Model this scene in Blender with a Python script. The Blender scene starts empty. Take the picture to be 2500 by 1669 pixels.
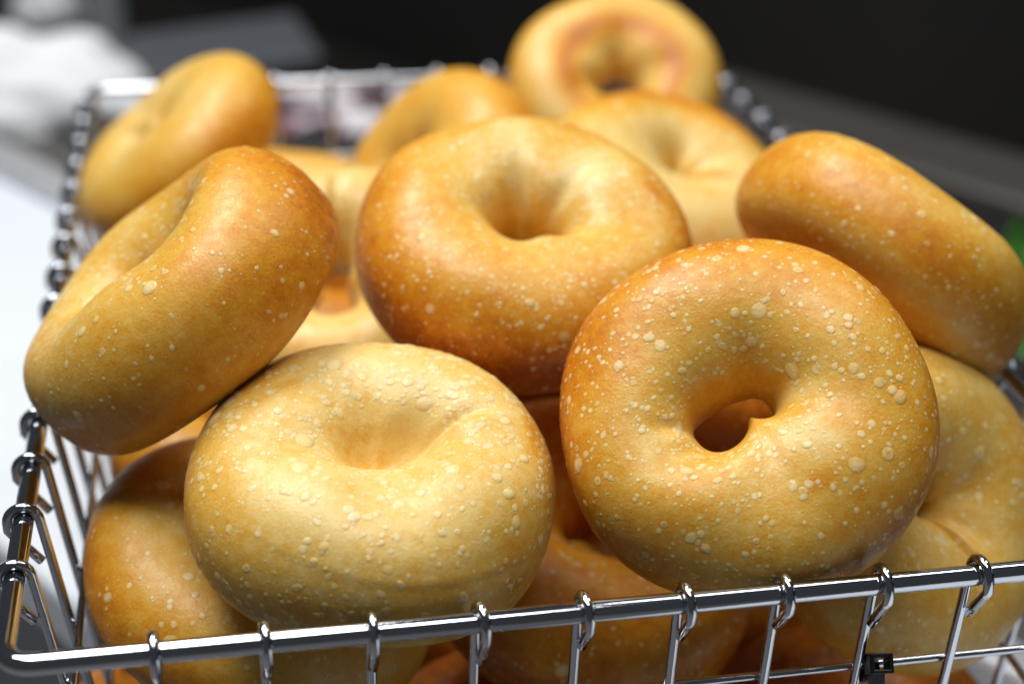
import bpy, math, random
import numpy as np
from mathutils import Matrix, Vector

# ------------------------------------------------------------------ camera
scene = bpy.context.scene
COL = scene.collection
CAM = np.array([0.057245, -0.331911, 0.235276])
CR = np.array([[0.9845354059, 0.0664997444, -0.1620734970],
               [-0.1748885600, 0.4269538800, -0.8872003021],
               [0.0101993151, 0.9018249100, 0.4319812561]])      # camera to world
FPX = 4132.977                                                    # focal length in photo pixels (2500 wide)
cam = bpy.data.cameras.new('camera')
cam.sensor_width = 36.0
cam.lens = FPX / 2500 * 36
cam.clip_start = 0.01
cam.clip_end = 60
cam.dof.use_dof = True
cam.dof.focus_distance = 0.43
cam.dof.aperture_fstop = 5.8
camo = bpy.data.objects.new('camera', cam)
COL.objects.link(camo)
m4 = Matrix.Identity(4)
for i in range(3):
    for j in range(3):
        m4[i][j] = CR[i, j]
    m4[i][3] = CAM[i]
camo.matrix_world = m4
scene.camera = camo

# ------------------------------------------------------------------ light
world = bpy.data.worlds.new('World')
scene.world = world
world.use_nodes = True
bg = world.node_tree.nodes['Background']
bg.inputs['Color'].default_value = (0.85, 0.92, 1.0, 1)
bg.inputs['Strength'].default_value = 0.045


def area_lamp(name, loc, target, sx, sy, power, color):
    l = bpy.data.lights.new(name, 'AREA')
    l.shape = 'RECTANGLE'
    l.size, l.size_y = sx, sy
    l.energy = power
    l.color = color
    o = bpy.data.objects.new(name, l)
    COL.objects.link(o)
    o.location = loc
    d = Vector(target) - Vector(loc)
    o.rotation_euler = d.to_track_quat('-Z', 'Y').to_euler()
    return o


area_lamp('ceiling_lamp', (-0.35, 0.75, 1.75), (0.12, 0.15, 0), 1.3, 0.42, 30, (1.0, 0.98, 0.95))
area_lamp('ceiling_lamp', (-0.1, -0.22, 1.8), (0.14, 0.1, 0), 1.3, 0.42, 18, (1.0, 0.98, 0.95))
area_lamp('ceiling_lamp', (1.1, 0.5, 1.8), (0.14, 0.15, 0), 0.30, 1.2, 9, (1.0, 0.98, 0.95))

vs = scene.view_settings
vs.view_transform = 'Standard'
vs.look = 'None'
vs.gamma = 1
vs.exposure = 0.17
vs.use_curve_mapping = False
scene.render.engine = 'CYCLES'
scene.cycles.use_denoising = True
scene.cycles.max_bounces = 8
scene.cycles.caustics_reflective = False
scene.cycles.caustics_refractive = False


# ------------------------------------------------------------------ helpers
def ray(x, y):
    return CR @ np.array([(x - 1250) / FPX, -(y - 834.5) / FPX, -1.0])


def on_z(x, y, z):
    """point of the horizontal plane z under a photo pixel"""
    d = ray(x, y)
    return CAM + d * (z - CAM[2]) / d[2]


def tag(o, label=None, cat=None, group=None, kind=None):
    if label: o['label'] = label
    if cat: o['category'] = cat
    if group: o['group'] = group
    if kind: o['kind'] = kind
    return o


def mesh_obj(name, verts, faces, mat, parent=None, smooth=True, attrs=None):
    me = bpy.data.meshes.new(name)
    me.from_pydata([tuple(map(float, v)) for v in verts], [], faces)
    if smooth:
        me.polygons.foreach_set('use_smooth', [True] * len(me.polygons))
    for k, v in (attrs or {}).items():
        a = me.attributes.new(k, 'FLOAT', 'POINT')
        a.data.foreach_set('value', np.asarray(v, dtype=np.float32))
    if mat: me.materials.append(mat)
    me.update()
    o = bpy.data.objects.new(name, me)
    COL.objects.link(o)
    if parent: o.parent = parent
    return o


def empty(name, loc=(0, 0, 0)):
    o = bpy.data.objects.new(name, None)
    o.empty_display_size = 0.02
    COL.objects.link(o)
    o.location = loc
    return o


def tube(path, r, sides=12, closed=False, radii=None):
    """verts, faces of a round wire swept along a path"""
    P = np.array(path, float)
    n = len(P)
    if closed:
        T = np.roll(P, -1, 0) - np.roll(P, 1, 0)
    else:
        T = np.gradient(P, axis=0)
    T /= np.linalg.norm(T, axis=1)[:, None]
    ref = np.array([0, 0, 1.0]) if abs(T[0][2]) < 0.9 else np.array([1.0, 0, 0])
    nrm = ref - T[0] * (ref @ T[0]); nrm /= np.linalg.norm(nrm)
    V = []
    for i in range(n):
        nrm = nrm - T[i] * (nrm @ T[i]); nrm /= np.linalg.norm(nrm)
        b = np.cross(T[i], nrm)
        rr = r if radii is None else radii[i]
        for k in range(sides):
            a = 2 * math.pi * k / sides
            V.append(P[i] + rr * (math.cos(a) * nrm + math.sin(a) * b))
    F = []
    for i in range(n if closed else n - 1):
        j = (i + 1) % n
        for k in range(sides):
            k2 = (k + 1) % sides
            F.append((i * sides + k, i * sides + k2, j * sides + k2, j * sides + k))
    if not closed:
        F.append(tuple(range(sides))[::-1])
        F.append(tuple((n - 1) * sides + k for k in range(sides)))
    return V, F


def bevel(o, w=0.002, seg=3):
    md = o.modifiers.new('bevel', 'BEVEL')
    md.width = w
    md.segments = seg
    md.limit_method = 'ANGLE'
    return o


def box_verts(x0, x1, y0, y1, z0, z1):
    V = [(x, y, z) for z in (z0, z1) for (x, y) in ((x0, y0), (x1, y0), (x1, y1), (x0, y1))]
    F = [(3, 2, 1, 0), (4, 5, 6, 7), (0, 1, 5, 4), (1, 2, 6, 5), (2, 3, 7, 6), (3, 0, 4, 7)]
    return V, F


# ------------------------------------------------------------------ materials
def new_mat(name):
    m = bpy.data.materials.new(name)
    m.use_nodes = True
    nt = m.node_tree
    return m, nt, nt.nodes['Principled BSDF']


def simple(name, col, rough=0.5, metal=0.0, noise=0.0, nscale=30, bump=0.0, bscale=200, spec=0.5):
    m, nt, p = new_mat(name)
    p.inputs['Roughness'].default_value = rough
    p.inputs['Metallic'].default_value = metal
    p.inputs['Specular IOR Level'].default_value = spec
    p.inputs['Base Color'].default_value = (*col, 1)
    tc = nt.nodes.new('ShaderNodeTexCoord')
    if noise:
        n = nt.nodes.new('ShaderNodeTexNoise'); n.inputs['Scale'].default_value = nscale
        n.inputs['Detail'].default_value = 5
        nt.links.new(tc.outputs['Object'], n.inputs['Vector'])
        mx = nt.nodes.new('ShaderNodeMix'); mx.data_type = 'RGBA'
        mx.inputs['A'].default_value = (*[c * (1 - noise) for c in col], 1)
        mx.inputs['B'].default_value = (*[min(1, c * (1 + noise)) for c in col], 1)
        nt.links.new(n.outputs['Fac'], mx.inputs['Factor'])
        nt.links.new(mx.outputs['Result'], p.inputs['Base Color'])
    if bump:
        n = nt.nodes.new('ShaderNodeTexNoise'); n.inputs['Scale'].default_value = bscale
        nt.links.new(tc.outputs['Object'], n.inputs['Vector'])
        b = nt.nodes.new('ShaderNodeBump'); b.inputs['Strength'].default_value = bump
        b.inputs['Distance'].default_value = 0.001
        nt.links.new(n.outputs['Fac'], b.inputs['Height'])
        nt.links.new(b.outputs['Normal'], p.inputs['Normal'])
    return m


def crust_material():
    m, nt, p = new_mat('bagel_crust')
    N, L = nt.nodes, nt.links
    tc = N.new('ShaderNodeTexCoord')
    oi = N.new('ShaderNodeObjectInfo')
    add = N.new('ShaderNodeVectorMath'); add.operation = 'ADD'
    sc = N.new('ShaderNodeAttribute'); sc.attribute_name = 'seedv'
    cmb = N.new('ShaderNodeCombineXYZ')
    L.new(sc.outputs['Fac'], cmb.inputs['X']); L.new(sc.outputs['Fac'], cmb.inputs['Z'])
    L.new(tc.outputs['Object'], add.inputs[0]); L.new(cmb.outputs[0], add.inputs[1])

    def noise(scale, detail=3, rough=0.55):
        n = N.new('ShaderNodeTexNoise')
        n.inputs['Scale'].default_value = scale
        n.inputs['Detail'].default_value = detail
        n.inputs['Roughness'].default_value = rough
        L.new(add.outputs[0], n.inputs['Vector'])
        return n.outputs['Fac']

    def math_(op, a, b=None, c=None, clamp=False):
        n = N.new('ShaderNodeMath'); n.operation = op; n.use_clamp = clamp
        for i, v in enumerate((a, b, c)):
            if v is None: continue
            if isinstance(v, (int, float)): n.inputs[i].default_value = v
            else: L.new(v, n.inputs[i])
        return n.outputs[0]

    toast = N.new('ShaderNodeAttribute'); toast.attribute_name = 'toast'
    blis = N.new('ShaderNodeAttribute'); blis.attribute_name = 'blister'
    n1 = noise(45, 4); n2 = noise(260, 4, 0.6); n3 = noise(1500, 2)
    t = math_('MULTIPLY_ADD', math_('SUBTRACT', n1, 0.5), 0.6, toast.outputs['Fac'])
    t = math_('MULTIPLY_ADD', math_('SUBTRACT', n2, 0.5), 0.7, t)
    t = math_('MULTIPLY_ADD', math_('SUBTRACT', n3, 0.5), 0.45, t, True)
    ramp = N.new('ShaderNodeValToRGB')
    e = ramp.color_ramp.elements
    e[0].position = 0.0; e[0].color = (0.78, 0.57, 0.205, 1)
    e[1].position = 1.0; e[1].color = (0.34, 0.085, 0.004, 1)
    for pos, c in ((0.25, (0.73, 0.435, 0.075)), (0.5, (0.69, 0.31, 0.020)), (0.75, (0.58, 0.19, 0.007))):
        x = ramp.color_ramp.elements.new(pos); x.color = (*c, 1)
    L.new(t, ramp.inputs['Fac'])
    # tiny pale specks: the finest blisters, too small to model
    vor = N.new('ShaderNodeTexVoronoi'); vor.inputs['Scale'].default_value = 620
    L.new(add.outputs[0], vor.inputs['Vector'])
    sp = math_('LESS_THAN', vor.outputs['Distance'], 0.20)
    rnd = N.new('ShaderNodeSeparateColor'); L.new(vor.outputs['Color'], rnd.inputs[0])
    sp = math_('MULTIPLY', sp, math_('GREATER_THAN', rnd.outputs[0], 0.72))
    clus = noise(70, 2)
    sp = math_('MULTIPLY', sp, math_('MULTIPLY_ADD', clus, 3.0, -1.2, True))
    bl = math_('MAXIMUM', blis.outputs['Fac'], math_('MULTIPLY', sp, 0.55))
    mx = N.new('ShaderNodeMix'); mx.data_type = 'RGBA'
    bcol = N.new('ShaderNodeMix'); bcol.data_type = 'RGBA'
    bcol.inputs['Factor'].default_value = 0.15
    bcol.inputs['A'].default_value = (0.90, 0.72, 0.38, 1)
    L.new(ramp.outputs['Color'], bcol.inputs['B'])
    L.new(math_('MULTIPLY', bl, 0.9), mx.inputs['Factor'])
    L.new(ramp.outputs['Color'], mx.inputs['A'])
    L.new(bcol.outputs['Result'], mx.inputs['B'])
    L.new(mx.outputs['Result'], p.inputs['Base Color'])
    # skin relief
    w1 = noise(300, 4, 0.6); w2 = noise(1300, 3, 0.6)
    h = math_('MULTIPLY_ADD', w2, 0.55, w1)
    h = math_('MULTIPLY_ADD', sp, 0.5, h)
    b = N.new('ShaderNodeBump'); b.inputs['Strength'].default_value = 0.30
    b.inputs['Distance'].default_value = 0.0006
    L.new(h, b.inputs['Height'])
    L.new(b.outputs['Normal'], p.inputs['Normal'])
    r = math_('MULTIPLY_ADD', n2, 0.40, 0.18)
    L.new(r, p.inputs['Roughness'])
    p.inputs['Specular IOR Level'].default_value = 0.44
    p.inputs['Subsurface Weight'].default_value = 0.18
    p.inputs['Subsurface Radius'].default_value = (0.9, 0.45, 0.15)
    p.inputs['Subsurface Scale'].default_value = 0.004
    return m


M_CRUST = crust_material()
M_CHROME = simple('chrome_wire', (0.60, 0.63, 0.68), rough=0.07, metal=1.0, bump=0.03, bscale=300)
M_STEEL = simple('brushed_steel', (0.68, 0.70, 0.74), rough=0.40, metal=0.6, noise=0.15, nscale=20)
M_WELL = simple('dull_steel', (0.16, 0.155, 0.15), rough=0.45, metal=0.8, noise=0.2, nscale=14)
M_WHITE = simple('white_counter', (0.72, 0.78, 0.85), rough=0.35, noise=0.02, nscale=8)
M_CLOTH = simple('white_cloth', (0.74, 0.77, 0.81), rough=0.9, bump=0.4, bscale=600, noise=0.03)
M_DARK = simple('dark_panel', (0.016, 0.015, 0.0145), rough=0.45, noise=0.85, nscale=1.6)  # broad tone noise puts a soft faint glow into the wall colour
M_LEDGE = simple('dark_grey_ledge', (0.045, 0.041, 0.038), rough=0.5, noise=0.2, nscale=12)
M_POST = simple('grey_post', (0.10, 0.115, 0.13), rough=0.4, noise=0.1)
M_BLACK = simple('black_plastic', (0.012, 0.012, 0.014), rough=0.35, bump=0.1, bscale=900)
M_LEAF = simple('green_leaf', (0.03, 0.16, 0.012), rough=0.4, noise=0.5, nscale=60, bump=0.5, bscale=120)
M_TRAY = simple('slate_tray', (0.07, 0.078, 0.092), rough=0.5, noise=0.1)
M_FLOOR = simple('grey_floor', (0.17, 0.17, 0.18), rough=0.5, noise=0.1, nscale=6)


def print_material():
    m, nt, p = new_mat('printed_paper')
    N, L = nt.nodes, nt.links
    tc = N.new('ShaderNodeTexCoord')
    mp = N.new('ShaderNodeMapping'); mp.inputs['Rotation'].default_value = (0, 0, 0.5)
    L.new(tc.outputs['Object'], mp.inputs['Vector'])
    n = N.new('ShaderNodeTexNoise'); n.inputs['Scale'].default_value = 22; n.inputs['Detail'].default_value = 1
    L.new(mp.outputs[0], n.inputs['Vector'])
    r = N.new('ShaderNodeValToRGB'); r.color_ramp.interpolation = 'CONSTANT'
    e = r.color_ramp.elements
    e[0].position = 0; e[0].color = (0.03, 0.03, 0.045, 1)
    e[1].position = 0.45; e[1].color = (0.30, 0.07, 0.09, 1)
    x = e.new(0.50); x.color = (0.45, 0.45, 0.52, 1)
    x = e.new(0.545); x.color = (0.80, 0.80, 0.84, 1)
    L.new(n.outputs['Fac'], r.inputs['Fac'])
    L.new(r.outputs['Color'], p.inputs['Base Color'])
    p.inputs['Roughness'].default_value = 0.4
    return m


M_PRINT = print_material()

# ------------------------------------------------------------------ setting: salad counter under the basket
# the counter runs diagonally: t along it, n across it (away from the camera)
TD = np.array([0.552, -0.834]); ND = np.array([0.834, 0.552])
ZC = -0.135


def counter_box(name, n0, n1, t0, t1, z0, z1, mat, bev=0.003):
    V, F = box_verts(n0, n1, t0, t1, z0, z1)
    W = []
    for (n, t, z) in V:
        p = ND * n + TD * t
        W.append((p[0], p[1], z))
    o = mesh_obj(name, W, [f[::-1] for f in F], mat, smooth=False)
    if bev: bevel(o, bev)
    return o


tag(counter_box('counter_top', 0.118, 0.329, -1.6, 1.0, ZC - 0.03, ZC, M_WHITE, 0.006), kind='structure')
tag(counter_box('floor', -3.0, 0.30, -3.0, 3.0, -0.62, -0.60, M_FLOOR, 0), kind='structure')
tag(counter_box('counter_well', 0.357, 0.50, -1.6, 1.0, ZC - 0.045, ZC - 0.03, M_WELL, 0), kind='structure')
tag(counter_box('counter_well', 0.501, 0.73, -0.70, 1.0, ZC - 0.046, ZC - 0.031, M_WELL, 0), kind='structure')
tag(counter_box('counter_edge', 0.330, 0.356, -1.6, 1.0, ZC - 0.05, ZC + 0.008, M_STEEL, 0.007), kind='structure')
tag(counter_box('back_wall', 1.25, 1.30, -3.2, 2.6, -0.62, 1.0, M_DARK, 0), kind='structure')
tag(counter_box('back_floor', 0.501, 1.249, -3.2, 2.6, -0.42, -0.40, M_DARK, 0), kind='structure')
tag(counter_box('metal_ledge', 0.80, 0.885, -0.62, -0.155, ZC - 0.30, ZC - 0.012, M_LEDGE, 0.006),
    'dark grey metal ledge behind the right edge of the basket', 'ledge')

# ------------------------------------------------------------------ wire basket
BW, BD = 0.29397, 0.44356
BH = 0.130
TAP = math.tan(math.radians(8))
RR, RW, RH = 0.0027, 0.00135, 0.00112
basket = tag(empty('wire_basket', (BW / 2, BD / 2, ZC)),
             'chrome wire basket filled with bagels standing on the white counter', 'basket')
BO = np.array([BW / 2, BD / 2, ZC])


def bpart(name, V, F, mat=None):
    return mesh_obj(name, np.array(V) - BO, F, mat or M_CHROME, basket)


def ring_path(inset, z, rc, seg=8, sag=0.0):
    x0, x1, y0, y1 = inset, BW - inset, inset, BD - inset
    P = []
    for cx, cy, a0 in ((x1 - rc, y0 + rc, -90), (x1 - rc, y1 - rc, 0), (x0 + rc, y1 - rc, 90), (x0 + rc, y0 + rc, 180)):
        for k in range(seg + 1):
            a = math.radians(a0 + 90 * k / seg)
            P.append((cx + rc * math.cos(a), cy + rc * math.sin(a), z))
    # densify straight runs
    Q = []
    for i in range(len(P)):
        a, b = np.array(P[i]), np.array(P[(i + 1) % len(P)])
        Q.append(a)
        if np.linalg.norm(b - a) > 0.05:
            for s in np.linspace(0, 1, 10)[1:-1]:
                Q.append(a + (b - a) * s)
    return Q


V, F = tube(ring_path(0, 0, 0.0075), RR, 20, closed=True)
bpart('rim', V, F)
levels = [0.033, 0.065, 0.097]
hoff = RR + 2 * RW + RH + 0.0001
for d in levels:
    V, F = tube(ring_path(hoff + d * TAP, -d, 0.012), RH, 12, closed=True)
    bpart('horizontal_wire', V, F)
rng = random.Random(4)


def upright(base, along, inward, half):
    """wire hooked over the rim at a point of it; runs down the wall and in under the floor to the middle"""
    base, along, inward = map(np.array, (base, along, inward))
    r = RR + RW + 0.00008
    tw = 0.0007 + rng.uniform(-0.0007, 0.0007)
    tail = 0.0130 + rng.uniform(-0.0015, 0.0015)
    pts2 = []                      # (n inward, z, along)
    zb = -BH
    pts2.append((half, zb, 0))
    bottom_n = r + BH * TAP
    pts2.append((bottom_n + 0.012, zb, 0))
    for k in range(1, 5):
        a = math.pi / 2 * k / 5
        pts2.append((bottom_n + 0.012 - 0.012 * math.sin(a), zb + 0.012 * (1 - math.cos(a)), 0))
    for z in (-0.10, -0.07, -0.04, -0.02, -0.009, -0.004):
        pts2.append((r - z * TAP, z, 0))
    for k in range(0, 13):
        a = math.pi * k / 12
        pts2.append((r * math.cos(a), r * math.sin(a), tw * (0.5 - 0.5 * math.cos(a * 0.9))))
    pts2.append((-r, -0.0025, tw))
    pts2.append((-r + 0.0012, -0.0042, tw))
    e = r + tail * TAP
    for q in (0.3, 0.6, 1.0):
        pts2.append((-r + 0.0012 + (e - 2 * RW + 0.0002 + r - 0.0012) * q, -0.0042 - (tail - 0.0042) * q, tw * (1 - 0.08 * q)))
    P = [base + inward * n + np.array([0, 0, 1.0]) * z + along * s for n, z, s in pts2]
    V, F = tube(P, RW, 10)
    bpart('upright_wire', V, F)


X0, SX = 0.034297, 0.0254
Y0, SY = 0.037019, 0.027121
for i in range(10):
    upright((X0 + i * SX, 0, 0), (1, 0, 0), (0, 1, 0), BD / 2)
CX0 = 0.084898 - 2 * SX
for i in range(10):
    upright((CX0 + i * SX, BD, 0), (-1, 0, 0), (0, -1, 0), BD / 2)
for i in range(15):
    upright((0, Y0 + i * SY, 0), (0, -1, 0), (1, 0, 0), BW / 2)
    upright((BW, BD - 0.036054 - i * SY, 0), (0, 1, 0), (-1, 0, 0), BW / 2)

# ------------------------------------------------------------------ bagels
MATX = CR


class Shape:
    """closed-form bagel surface: u round the ring, v round the dough rope"""
    def __init__(s, R, rh, h, seed, hole_e=0.0, hole_phi=0.0, off=(0, 0), creases=(), lump=1.0, flat=0.72):
        s.R, s.rh, s.h = R, rh, h
        r = np.random.RandomState(seed)
        s.A = r.normal(0, 1, (6,)) * np.array([1.0, 1.0, .7, .5, .35, .3]) * lump
        s.P = r.uniform(0, 2 * np.pi, 6)
        s.B = r.normal(0, 1, (10, 1))[:, 0] * lump
        s.BP = r.uniform(0, 2 * np.pi, (10, 2))
        s.BK = np.stack([r.randint(1, 6, 10), r.randint(1, 4, 10)], 1)
        s.hole_e, s.hole_phi, s.off, s.creases, s.flat = hole_e, hole_phi, off, creases, flat

    def __call__(s, u, v):
        Ro = s.R * (1 + 0.013 * sum(s.A[k] * np.cos((k + 1) * u + s.P[k]) for k in range(1, 6)))
        ri = s.rh + s.hole_e * np.cos(2 * (u - s.hole_phi)) + s.off[0] * np.cos(u) + s.off[1] * np.sin(u)
        ri = ri + 0.0012 * np.cos(3 * u + s.P[0])
        hh = s.h / 2 * (1 + 0.045 * sum(s.A[k] * np.cos((k + 1) * u + s.P[5 - k]) for k in range(0, 5)) * 0.6)
        a = (Ro - ri) / 2
        R0 = (Ro + ri) / 2
        g = np.ones_like(u)
        for b, ph, k in zip(s.B, s.BP, s.BK):
            g = g + 0.009 * b * np.cos(k[0] * u + ph[0]) * np.cos(k[1] * v + ph[1])
        cv, sv = np.cos(v), np.sin(v)
        cv = np.where(cv < 0, -np.abs(cv) ** s.box, cv)
        for (cu, w, dep, vc, vw, slant) in s.creases:
            du = (u - cu + slant * (v - vc) + np.pi) % (2 * np.pi) - np.pi
            dv = (v - vc + np.pi) % (2 * np.pi) - np.pi
            m = np.exp(-(dv / vw) ** 2)
            # a fold: sharp valley, one lip puffed
            g = g - dep * m * (np.exp(-(du / w) ** 2) - 0.7 * np.exp(-((du - 2.2 * w) / (1.6 * w)) ** 2))
        for (v0, amp, wav, wid, ph) in s.seams:
            dv = (v - v0 - wav * np.sin(u + ph) - 0.03 * np.sin(5 * u) + np.pi) % (2 * np.pi) - np.pi
            g = g + amp * (np.exp(-(dv / wid) ** 2) - 0.8 * np.exp(-((dv + 1.7 * wid) / (1.2 * wid)) ** 2)) * (0.55 + 0.45 * np.sin(2 * u + ph))
        for (lu_, lv_, su, sv_, amp) in s.lobes:
            du = (u - lu_ + np.pi) % (2 * np.pi) - np.pi; dv = (v - lv_ + np.pi) % (2 * np.pi) - np.pi
            q = (du / su) ** 2 + (dv / sv_) ** 2
            g = g + amp * np.exp(-q ** 2)
        zz = np.where(sv >= 0, hh * np.abs(sv) ** 0.95, -hh * np.abs(sv) ** s.flat * 0.92)
        rr = R0 + a * g * cv
        z = zz * (1 + (g - 1) * 1.6)
        if s.floor is not None:                     # hole baked shut: a shallow dimple with a floor
            vf = np.pi - np.arcsin(s.floor)
            vw_ = (v + np.pi) % (2 * np.pi) - np.pi
            t1 = np.clip((vw_ - vf + 0.25) / (np.pi - vf + 0.25), 0, 1)
            t2 = np.where(vw_ < -np.pi + 0.5, 1 - np.clip((vw_ + np.pi) / 0.5, 0, 1), 0)
            w = np.maximum(t1 ** 2 * (3 - 2 * t1), t2 ** 2 * (3 - 2 * t2))
            rr = rr * (1 - w)
            z = z * (1 - w) + s.floor * 0.8 * hh * w
        return np.stack([rr * np.cos(u), rr * np.sin(u), z], -1)

    def frame(s, u, v):
        e = 1e-3
        P = s(u, v)
        Su = (s(u + e, v) - s(u - e, v)) / (2 * e)
        Sv = (s(u, v + e) - s(u, v - e)) / (2 * e)
        n = np.cross(Su, Sv)
        n /= np.linalg.norm(n, axis=-1, keepdims=True) + 1e-12
        return P, Su, Sv, n


def toast_of(P, v, R, h, t):
    """how brown the crust is baked: base (deep bagels: also painted shade), outer belt, one side, round the hole, underside"""
    r = np.linalg.norm(P[..., :2], axis=-1) / R
    ang = np.arctan2(P[..., 1], P[..., 0])
    belt = np.exp(-((np.sin(v) + 0.1) / 0.55) ** 2) * (np.cos(v) > 0)
    val = t.get('base', 0.2) + t.get('belt', 0.3) * belt
    for (phi, k, pw) in t.get('sides', ()):
        val = val + k * np.clip(0.5 + 0.5 * np.cos(ang - phi), 0, 1) ** pw * np.clip(r * 1.6 - 0.55, 0, 1)
    und = np.clip(-np.sin(v) - 0.25, 0, 1)
    val = val + t.get('under', 0.0) * und
    for (pa, pv, su, sv_, k) in t.get('spots', ()):
        du = (ang - pa + np.pi) % (2 * np.pi) - np.pi; dv = (v - pv + np.pi) % (2 * np.pi) - np.pi
        q = (du / su) ** 2 + (dv / sv_) ** 2 + 0.25 * np.sin(9 * ang + 5 * v) * np.sin(7 * v - 4 * ang)
        val = val + k * np.exp(-np.clip(q, 0, None) ** 1.5)
    if 'ring' in t:
        val = val + t['ring'] * np.exp(-((r - 0.50) / 0.13) ** 2) * (np.sin(v) < 0)
    return val


def bagel(c, ax, R, rh, h, seed, label, toast, nb=300, res=(160, 80), hole_e=0.0, hole_phi=0.0, off=(0, 0),
          creases=(), flip=False, big=1.0, lump=1.0, bl_v=(-0.9, 2.5), seams=(), lobes=(), box=1.0, floor=None):
    c, ax = np.array(c, float), np.array(ax, float)
    ax /= np.linalg.norm(ax)
    if flip: ax = -ax
    x = CR[:, 0] - ax * (CR[:, 0] @ ax)
    x /= np.linalg.norm(x)
    y = np.cross(ax, x)
    root = empty('bagel', c)
    m = Matrix(((x[0], y[0], ax[0], c[0]), (x[1], y[1], ax[1], c[1]), (x[2], y[2], ax[2], c[2]), (0, 0, 0, 1)))
    root.matrix_world = m
    tag(root, label, 'bagel', 'bagels piled in the wire basket')
    S = Shape(R, rh, h, seed, hole_e, hole_phi, off, creases, lump)
    S.seams, S.lobes, S.box, S.floor = seams, lobes, box, floor
    nu, nv = res
    u = np.linspace(0, 2 * np.pi, nu, endpoint=False)
    v = np.linspace(-np.pi, np.pi, nv, endpoint=False)
    U, Vv = np.meshgrid(u, v, indexing='ij')
    P = S(U, Vv)
    T = toast_of(P, Vv, R, h, toast)
    idx = np.arange(nu * nv).reshape(nu, nv)
    i1 = np.roll(idx, -1, 0); j1 = np.roll(idx, -1, 1); ij = np.roll(i1, -1, 1)
    Fc = np.stack([idx, i1, ij, j1], -1).reshape(-1, 4).tolist()
    nvt = nu * nv
    mesh_obj('crust', P.reshape(-1, 3), Fc, M_CRUST, root,
             attrs=dict(toast=T.ravel(), blister=np.zeros(nvt), seedv=np.full(nvt, seed * 0.37)))
    # blisters: low domes grown out of the skin
    r = np.random.RandomState(seed + 77)
    k_ = r.randint(0, 16, nb)
    cu, cv, cs = r.uniform(0, 2 * np.pi, 16), r.uniform(bl_v[0], bl_v[1], 16), r.uniform(0.2, 0.8, 16)
    inc = r.rand(nb) < 0.36
    bu = np.where(inc, cu[k_] + r.normal(0, 1, nb) * cs[k_], r.uniform(0, 2 * np.pi, nb))
    bv = np.where(inc, cv[k_] + r.normal(0, 1, nb) * cs[k_], r.uniform(bl_v[0], bl_v[1], nb))
    rad = np.clip(np.exp(r.normal(math.log(0.00044), 0.55, nb)), 0.00020, 0.0023) * big
    # fewer down on the steep inner wall and the underside
    _, Su, Sv, _ = S.frame(bu, bv)
    lu, lv = np.linalg.norm(Su, axis=1), np.linalg.norm(Sv, axis=1)
    ok = (bv > bl_v[0]) & (bv < bl_v[1]) & (lu > 0.008) & (lv > 0.005)
    if ok.any():
        UU, VV, HH, NB, BB, FF = [], [], [], [], [], []
        cnt = 0
        for large in (False, True):
            sel = np.where(ok & ((rad > 0.00055) == large))[0]
            n = len(sel)
            if not n: continue
            seg = 14 if large else 8
            rings = [0.3, 0.55, 0.78, 0.92, 1.0] if large else [0.6, 1.0]
            H = rad[sel] * r.uniform(0.05, 0.15, n)
            st = 1 + r.uniform(-0.10, 0.10, n); til = r.uniform(0, np.pi, n); wob = r.uniform(0, 6.28, n)
            stren = np.clip(r.normal(0.88, 0.2, n), 0.3, 1.0)
            crat = (r.rand(n) < 0.12) & large
            a = np.arange(seg) * 2 * np.pi / seg
            uu = [bu[sel][:, None]]; vv = [bv[sel][:, None]]
            hh = [(H * np.where(crat, 0.45, 1))[:, None]]; bb = [(stren * np.where(crat, 0.25, 1))[:, None]]
            for s_ in rings:
                wr = 1 + 0.05 * np.cos(2 * a[None] + wob[:, None]) + 0.03 * np.cos(3 * a[None] - wob[:, None])
                ex = rad[sel][:, None] * s_ * wr * np.cos(a)[None] * st[:, None]
                ey = rad[sel][:, None] * s_ * wr * np.sin(a)[None] / st[:, None]
                ct, sn = np.cos(til)[:, None], np.sin(til)[:, None]
                uu.append(bu[sel][:, None] + (ex * ct - ey * sn) / lu[sel][:, None])
                vv.append(bv[sel][:, None] + (ex * sn + ey * ct) / lv[sel][:, None])
                prof = (1 - s_ ** 2.2) ** 0.9 * np.where(crat & (s_ < 0.4), 0.75, 1)
                hh.append(np.repeat((H * prof - (0.00004 if s_ == 1.0 else 0))[:, None], seg, 1))
                col = max(0.0, 1 - s_ ** 3.0) * np.where(crat & (s_ < 0.4), 0.4, 1) * stren
                bb.append(np.repeat(col[:, None], seg, 1))
            uu, vv, hh, bb = (np.concatenate(q, 1) for q in (uu, vv, hh, bb))
            per = uu.shape[1]
            base = cnt + np.arange(n) * per
            tri = np.stack([np.zeros(seg, int), 1 + np.arange(seg), 1 + (np.arange(seg) + 1) % seg], 1)
            FF += (base[:, None, None] + tri[None]).reshape(-1, 3).tolist()
            for q in range(len(rings) - 1):
                a0 = 1 + q * seg; k = np.arange(seg); k2 = (k + 1) % seg
                quad = np.stack([a0 + k, a0 + seg + k, a0 + seg + k2, a0 + k2], 1)
                FF += (base[:, None, None] + quad[None]).reshape(-1, 4).tolist()
            UU.append(uu.ravel()); VV.append(vv.ravel()); HH.append(hh.ravel()); BB.append(bb.ravel())
            cnt += n * per
        UU, VV, HH, BB = map(np.concatenate, (UU, VV, HH, BB))
        Pb, _, _, nn = S.frame(UU, VV)
        o = mesh_obj('blisters', Pb + nn * HH[:, None], FF, M_CRUST, root,
                     attrs=dict(toast=toast_of(Pb, VV, R, h, toast), blister=BB, seedv=np.full(cnt, seed * 0.37)))
        o['kind'] = 'stuff'
    return root


PI = math.pi
HI = (288, 132)
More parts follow.
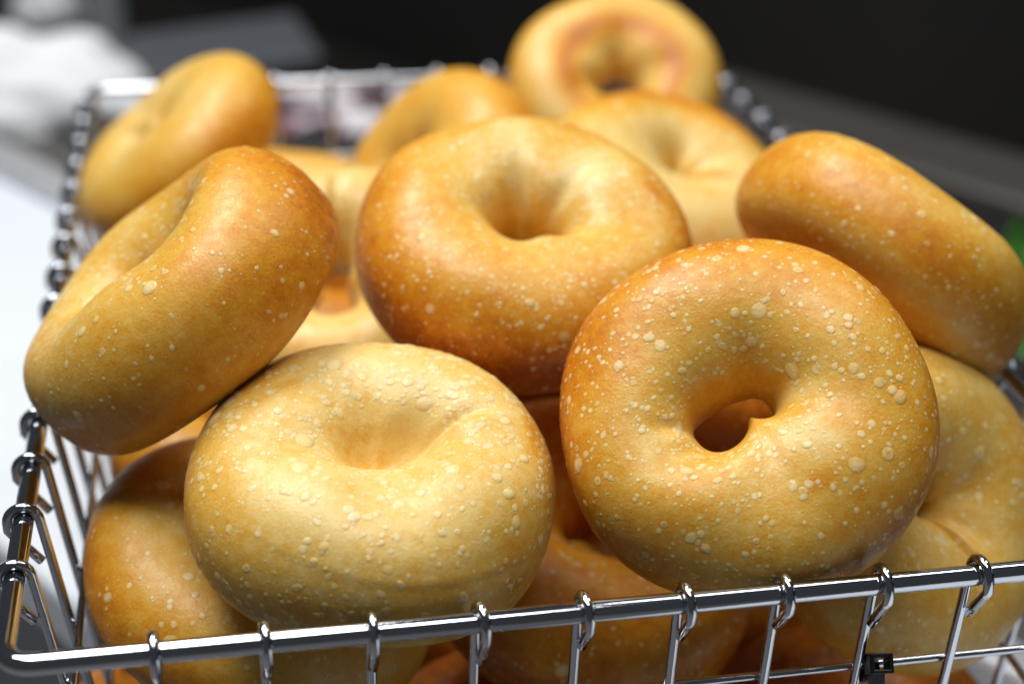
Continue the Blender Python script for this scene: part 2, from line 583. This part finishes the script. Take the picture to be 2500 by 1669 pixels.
# front row
bagel((.0905, .0535, .007), (0.059, -0.184, 0.981), .0490, 0.0055, .0450, 11,
      'pale plump bagel with a closed dimple, front centre against the rim', dict(base=.08, belt=.20, sides=[(PI * .95, .24, 3), (.1, .15, 4)],
      spots=[(.15, .9, .2, .15, .3), (1.2, 1.9, .5, .5, -.15), (-2.2, 1.2, .7, .4, -.15)]),
      nb=2600, res=HI, floor=.30, lobes=[(-PI / 2 + .2, 2.0, .55, .7, -.035)], hole_e=0.0025, hole_phi=0.15, off=(.0025, .001), big=1.25,
      creases=[(0.35, -.10, .07, 2.1, .6, 0.0)], lump=.8, seams=[(.35, .006, .3, .05, 4.0)], bl_v=(-.8, 2.25))
bagel((.189, .045, .025), (-.21, -.66, .72), .0496, .0078, .0400, 23,
      'largest golden bagel at front right, its open hole facing the camera', dict(base=.27, belt=.40, sides=[(PI * .85, .28, 3), (PI * .35, .18, 4), (0.0, .12, 4)],
      spots=[(.55, .05, .33, .28, -.75), (-.75, 2.0, .28, .5, -.25), (-.95, 1.45, .22, .14, .22), (2.75, 1.0, .35, .5, .2), (.2, 2.3, .2, .5, -.2)]),
      nb=2600, res=HI, hole_e=.0038, hole_phi=.5, off=(-.003, 0), box=.9, big=1.0,
      creases=[(3.5, .09, .03, 2.4, .45, -.1)], lobes=[(-.7, 2.0, .5, .75, .028)])
bagel((.146, .136, .038), (.04, -.36, .93), .0516, .0085, .0433, 37,
      'golden blistered bagel in the middle of the pile with a round hole', dict(base=.22, belt=.44, sides=[(PI * 1.1, .28, 2), (PI * 1.6, .20, 2), (PI * .15, .22, 6)],
      spots=[(1.75, 2.0, .22, 1.0, -.35), (.75, 1.9, .35, .8, -.35), (1.3, 1.0, .3, .3, .2), (.25, 1.2, .2, .12, .25)]),
      nb=3400, res=HI, box=.75, hole_e=.0012, big=.8, creases=[(1.75, .15, .035, 2.3, .8, .05), (0.75, .2, .03, 2.3, .8, .05)])
bagel((.044, .113, .039), (-.65, .05, .76), .0500, .0105, .0428, 41,
      'tan bagel tilted on edge at left, leaning over the basket rim', dict(base=.26, belt=.22, sides=[(.5, .42, 3)], spots=[(PI, 1.9, .6, .6, -.15)]),
      nb=1600, res=HI, hole_e=.0045, hole_phi=.1, big=1.0, creases=[(PI + .1, .15, .04, 2.3, .7, 0)], seams=[(-.15, .008, .2, .06, 1.0)])
bagel((.060, .082, -.036), (.38, -.13, .91), .0510, .004, .0407, 53,
      'orange edged bagel low at left, under the pale front bagel', dict(base=.14, belt=.34, sides=[(PI, .2, 2)]),
      nb=900, res=(208, 100), big=1.3)
bagel((.160, .098, -.047), (.12, -.39, .91), .0530, .0075, .0433, 61,
      'dark brown baked bagel down behind the front wires, below the gap', dict(base=.52, belt=.40),
      nb=1200, res=(208, 100), big=1.1)
bagel((.246, .062, -.018), (.36, -.78, .52), .0480, .004, .0392, 71,
      'yellow golden bagel at far right, half hidden behind the largest one', dict(base=.22, belt=.22),
      nb=800, res=(208, 100), big=1.25, creases=[(-1.2, .10, .08, 2.3, .8, 0)])
bagel((.255, .123, .033), (.69, .31, .65), .0489, .006, .0410, 83,
      'orange brown bagel seen edge on, leaning on the right rim', dict(base=.28, belt=.28, spots=[(PI - .3, .3, .35, .9, -.6), (-1.4, -.6, .8, .35, -.25)]),
      nb=2200, res=(240, 110), big=.9, bl_v=(-1.2, 2.6))
# back row
bagel((.220, .242, .013), (.26, -.30, .92), .0499, .003, .0419, 97,
      'pale faced bagel with orange edge behind the middle bagel, right', dict(base=.06, belt=.36, sides=[(PI / 2, .40, 2)], spots=[(PI / 2, 1.1, 1.3, .7, .40)]),
      nb=400, big=1.2, creases=[(-.5, .12, .08, 2.3, .8, 0)])
bagel((0.2298, 0.3685, 0.0144), (-0.051, -0.663, 0.747), 0.0472, .0085, 0.0420, 101,
      'upturned bagel at the very back, brown ring round its hole', dict(base=.12, belt=.40, ring=.62), nb=40, flip=True, off=(.001, .003))
bagel((.142, .304, -.003), (-.76, -.25, .60), .0495, .006, .0423, 113,
      'smooth orange bagel behind the middle bagel, near the back rim', dict(base=.30, belt=.30), nb=60)
bagel((.041, .314, .013), (-.64, -.05, .76), .0467, .0005, .0392, 127,
      'golden bagel standing tilted in the back left corner', dict(base=.14, belt=.30, sides=[(-PI / 2, .25, 2)]),
      nb=120, hole_e=.004, hole_phi=.1, creases=[(PI + .3, .12, .10, 2.3, .7, 0)])
# seen between the others, plus added fillers; the deepest get shade in their colour
bagel((.093, .205, -.004), (-.08, -.60, .79), .0500, .0085, .0420, 131,
      'pale bagel in shadow between the left and middle bagels, tear shaped hole', dict(base=.10, belt=.15),
      nb=120, hole_e=.003, hole_phi=PI / 2, creases=[(PI / 2, .06, .07, 2.0, .9, 0)])
bagel((.082, .378, -.045), (.15, -.25, .96), .0490, .006, .0420, 137,
      'orange bagel low at the back, only its top showing beside the corner bagel', dict(base=.35, belt=.3), nb=30)
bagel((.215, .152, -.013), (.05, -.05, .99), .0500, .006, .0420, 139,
      'brown bagel deep in the pile, seen through the hole of the largest one', dict(base=.75, belt=.3), nb=120)  # base raised so the colour carries the shade behind the hole
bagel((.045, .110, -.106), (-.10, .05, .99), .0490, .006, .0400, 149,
      'orange bagel on the basket floor at the front left corner', dict(base=.75, belt=.3), nb=120)  # base darkened to stand in for shade at the basket bottom
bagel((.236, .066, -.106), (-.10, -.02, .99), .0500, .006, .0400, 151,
      'bagel coloured dark for shade, on the basket floor under the far right bagel', dict(base=.85, belt=.3), nb=160)  # dark base paints the shade below the far right bagel
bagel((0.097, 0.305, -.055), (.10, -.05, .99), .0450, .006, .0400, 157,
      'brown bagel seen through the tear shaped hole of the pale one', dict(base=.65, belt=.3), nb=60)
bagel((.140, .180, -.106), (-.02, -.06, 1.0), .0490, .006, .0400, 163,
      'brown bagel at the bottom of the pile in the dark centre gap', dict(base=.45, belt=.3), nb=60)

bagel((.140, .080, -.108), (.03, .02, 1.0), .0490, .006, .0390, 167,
      'added filler bagel on the basket floor, coloured dark for shade at bottom centre', dict(base=.95, belt=.3), nb=60)  # added to fill the gap and block light; dark base paints its shade
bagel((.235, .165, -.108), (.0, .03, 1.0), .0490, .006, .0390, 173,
      'added filler bagel lowest on the right, under the one seen through the hole', dict(base=.55, belt=.3), nb=40)  # added, mostly hidden, to block light at the bottom of the pile

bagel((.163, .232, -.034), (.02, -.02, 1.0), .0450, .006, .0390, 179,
      'added filler bagel, coloured dark for shade, down in the gap between the two front bagels', dict(base=.85, belt=.2), nb=40)  # added to block light here; the gap's shade is put into its base

bagel((.058, .176, -.046), (.08, -.05, .99), .0440, .006, .0390, 191,
      'tan bagel in shadow, just showing below the tilted left bagel', dict(base=.45, belt=.3), nb=120)

# ------------------------------------------------------------------ cable tie and tag on the front wires
def front_at(xp, yp, d):
    """point on the front wall at depth d below the rim under a photo pixel"""
    return on_z(xp, yp, -d)


zt = -levels[0]
ty = hoff + levels[0] * TAP
tx = on_z(2108, 1612, zt)[0]
tie = tag(empty('cable_tie', (tx, ty - 0.006, zt)), 'black plastic cable tie round the front wire, square head up', 'cable tie')
Vb, Fb = [], []
# square head with an open slot
o_, i_, hz = 0.0031, 0.0018, 0.0030
ring = []
for zz in (-hz, hz):
    for q in (o_, i_):
        for sx, sy in ((-1, -1), (1, -1), (1, 1), (-1, 1)):
            ring.append((sx * q, sy * q * 0.85, zz))
Fh = []
for k in range(4):
    k2 = (k + 1) % 4
    Fh += [(k, k2, 8 + k2, 8 + k), (4 + k2, 4 + k, 12 + k, 12 + k2), (8 + k, 8 + k2, 12 + k2, 12 + k), (k2, k, 4 + k, 4 + k2)]
hd = mesh_obj('head', ring, Fh, M_BLACK, tie, smooth=False)
hd.location = (0.0005, -0.0008, 0.0052)
hd.rotation_euler = (math.radians(52), 0, math.radians(-6))
bevel(hd, 0.0004, 2)
P = []
for k in range(17):
    a = math.radians(70 + 300 * k / 16)
    P.append((0.0, 0.006 + 0.0032 * math.cos(a) - 0.0012, 0.0032 * math.sin(a)))
P2 = [(0, -0.0012, 0.003), (0, -0.0022, -0.002), (0, -0.0026, -0.008), (0, -0.0018, -0.016), (0, -0.001, -0.024)]


def strap(name, path, w, th):
    P = np.array(path, float); T = np.gradient(P, axis=0); T /= np.linalg.norm(T, axis=1)[:, None]
    X = np.array([1.0, 0, 0]); V = []; F = []
    for p, t in zip(P, T):
        n = np.cross(X, t); n /= np.linalg.norm(n)
        V += [p - X * w + n * th, p + X * w + n * th, p + X * w - n * th, p - X * w - n * th]
    for i in range(len(P) - 1):
        for k in range(4):
            F.append((4 * i + k, 4 * i + (k + 1) % 4, 4 * i + 4 + (k + 1) % 4, 4 * i + 4 + k))
    F += [(3, 2, 1, 0), tuple(4 * (len(P) - 1) + k for k in range(4))]
    return mesh_obj(name, V, F, M_BLACK, tie, smooth=False)


strap('loop', P, 0.0020, 0.0006)
strap('strap', P2, 0.0020, 0.0006)
# white tag hanging from the tie
pt = np.array([tx - 0.004, ty - 0.0075, zt - 0.0125])
n = 24
prof = []
w, hgt, rc = 0.011, 0.05, 0.006
for cx, cz, a0 in ((w - rc, -rc, 0), (-w + rc, -rc, 90), (-w + rc, -hgt + rc, 180), (w - rc, -hgt + rc, 270)):
    for k in range(7):
        a = math.radians(a0 + 15 * k)
        prof.append((cx + rc * math.cos(a), cz + rc * math.sin(a)))
V = [(x, -0.0006, z) for x, z in prof] + [(x, 0.0006, z) for x, z in prof]
N_ = len(prof)
F = [tuple(range(N_))[::-1], tuple(range(N_, 2 * N_))] + [(k, (k + 1) % N_, N_ + (k + 1) % N_, N_ + k) for k in range(N_)]
o = mesh_obj('price_tag', V, F, simple('tag_plastic', (0.8, 0.8, 0.8), 0.4), smooth=False)
o.location = pt
tag(o, 'white rounded tag hung under the black cable tie', 'tag')

# ------------------------------------------------------------------ things behind the basket
def blob(name, c, sx, sy, sz, seed, mat, nu=64, nv=32, amp=0.16, rot=0.0):
    r = np.random.RandomState(seed)
    u = np.linspace(0, 2 * np.pi, nu, endpoint=False); v = np.linspace(0, np.pi, nv)
    U, Vv = np.meshgrid(u, v, indexing='ij')
    g = np.ones_like(U)
    for k in range(14):
        d = r.normal(0, 1, 3); d /= np.linalg.norm(d); f = r.uniform(2, 7)
        X = np.cos(U) * np.sin(Vv) * d[0] + np.sin(U) * np.sin(Vv) * d[1] + np.cos(Vv) * d[2]
        g += amp / f * 2.2 * np.abs(np.sin(f * X + r.uniform(0, 6))) - amp / f
    X = np.cos(U) * np.sin(Vv) * g * sx; Y = np.sin(U) * np.sin(Vv) * g * sy
    Z = np.maximum(np.cos(Vv) * g, 0.0) * sz
    P = np.stack([X * math.cos(rot) - Y * math.sin(rot), X * math.sin(rot) + Y * math.cos(rot), Z], -1)
    idx = np.arange(nu * nv).reshape(nu, nv); i1 = np.roll(idx, -1, 0)
    F = np.stack([idx[:, :-1], idx[:, 1:], i1[:, 1:], i1[:, :-1]], -1).reshape(-1, 4).tolist()
    o = mesh_obj(name, P.reshape(-1, 3), F, mat)
    o.location = c
    return o


zw = ZC - 0.03
c = on_z(45, 262, zw)
tag(blob('cloth', c, 0.088, 0.055, 0.045, 5, M_CLOTH, rot=-0.2), 'crumpled white cloth lying behind the basket at left', 'cloth')

# printed paper in the well, seen through the back wires
a = [on_z(x, y, zw + 0.002) for x, y in ((560, 330), (620, 215), (1230, 205), (1150, 330))]
ca = sum(a) / 4
V = [tuple(p - ca + np.array([0, 0, 0.0])) for p in a] + [tuple(p - ca + np.array([0, 0, 0.0006])) for p in a]
o = mesh_obj('printed_paper', V, [(3, 2, 1, 0), (4, 5, 6, 7), (0, 1, 5, 4), (1, 2, 6, 5), (2, 3, 7, 6), (3, 0, 4, 7)], M_PRINT, smooth=False)
o.location = ca
tag(o, 'white paper with dark red print seen through the back wires', 'paper')

# steel tray behind
a = [on_z(x, y, -0.16) for x, y in ((300, 240), (310, 118), (720, 62), (790, 165))]
ca = sum(a) / 4
V = [tuple(p - ca) for p in a] + [tuple(p - ca + np.array([0, 0, 0.012])) for p in a]
o = mesh_obj('steel_tray', V, [(3, 2, 1, 0), (4, 5, 6, 7), (0, 1, 5, 4), (1, 2, 6, 5), (2, 3, 7, 6), (3, 0, 4, 7)], M_TRAY, smooth=False)
o.location = ca
bevel(o, 0.004)
tag(o, 'flat slate grey tray far behind the back left bagel', 'tray')

# post
pb = on_z(268, 150, -0.20)
V, F = [], []
prof = [(0.021, 0), (0.021, 0.012), (0.0165, 0.016), (0.0165, 0.40), (0.014, 0.405), (0.0, 0.405)]
for r_, z_ in prof:
    for k in range(20):
        V.append((r_ * math.cos(2 * PI * k / 20), r_ * math.sin(2 * PI * k / 20), z_))
for i in range(len(prof) - 1):
    for k in range(20):
        F.append((i * 20 + k, i * 20 + (k + 1) % 20, i * 20 + 20 + (k + 1) % 20, i * 20 + 20 + k))
o = mesh_obj('metal_post', V, F, M_POST)
o.location = pb
tag(o, 'grey metal post standing behind the white cloth', 'post')

pb = on_z(115, 45, -0.22)
tag(blob('paper_ball', pb, 0.03, 0.03, 0.05, 9, M_CLOTH, amp=0.1), 'small white crumpled paper at the top left', 'paper')

# lettuce leaves at the right edge
rg = np.random.RandomState(3)


def leaf(c, yaw, tilt, L, W, seed):
    r = np.random.RandomState(seed)
    nu, nv = 28, 22
    V = []
    for i in range(nu):
        s = i / (nu - 1)
        for j in range(nv):
            q = 2 * j / (nv - 1) - 1
            w = W * (math.sin(math.pi * min(1, s * 0.92 + 0.04)) ** 0.6)
            ruf = 0.10 * L * abs(q) ** 2 * math.sin(14 * s + 3 * q + seed) + 0.03 * L * math.sin(31 * s * (1 if q > 0 else -1) + seed) * abs(q)
            V.append((s * L, q * w, 0.35 * L * math.sin(s * 2.2) + 0.18 * W * q * q + ruf - 0.012 * L * math.exp(-(q / 0.05) ** 2)))
    F = [(i * nv + j, (i + 1) * nv + j, (i + 1) * nv + j + 1, i * nv + j + 1) for i in range(nu - 1) for j in range(nv - 1)]
    o = mesh_obj('lettuce_leaf', V, F, M_LEAF)
    md = o.modifiers.new('solid', 'SOLIDIFY'); md.thickness = 0.0008
    o.location = c
    o.rotation_euler = (0, -tilt, yaw)
    return o


LEAF = [((2700, 980), 1.9, .15, .07, .04, 'green lettuce leaf at the right edge, lowest by the rim'),
        ((2720, 900), 2.2, .25, .075, .04, 'green lettuce leaf at the right edge, middle of the bunch'),
        ((2700, 820), 1.8, .2, .07, .045, 'green lettuce leaf at the right edge, topmost and farthest')]
for i, ((px, py), yaw, tl, L_, W_, lab) in enumerate(LEAF):
    o = leaf(on_z(px, py, zw + 0.004 + 0.004 * i), yaw, tl, L_, W_, i + 2)
    tag(o, lab, 'leaf', 'lettuce leaves beside the basket')
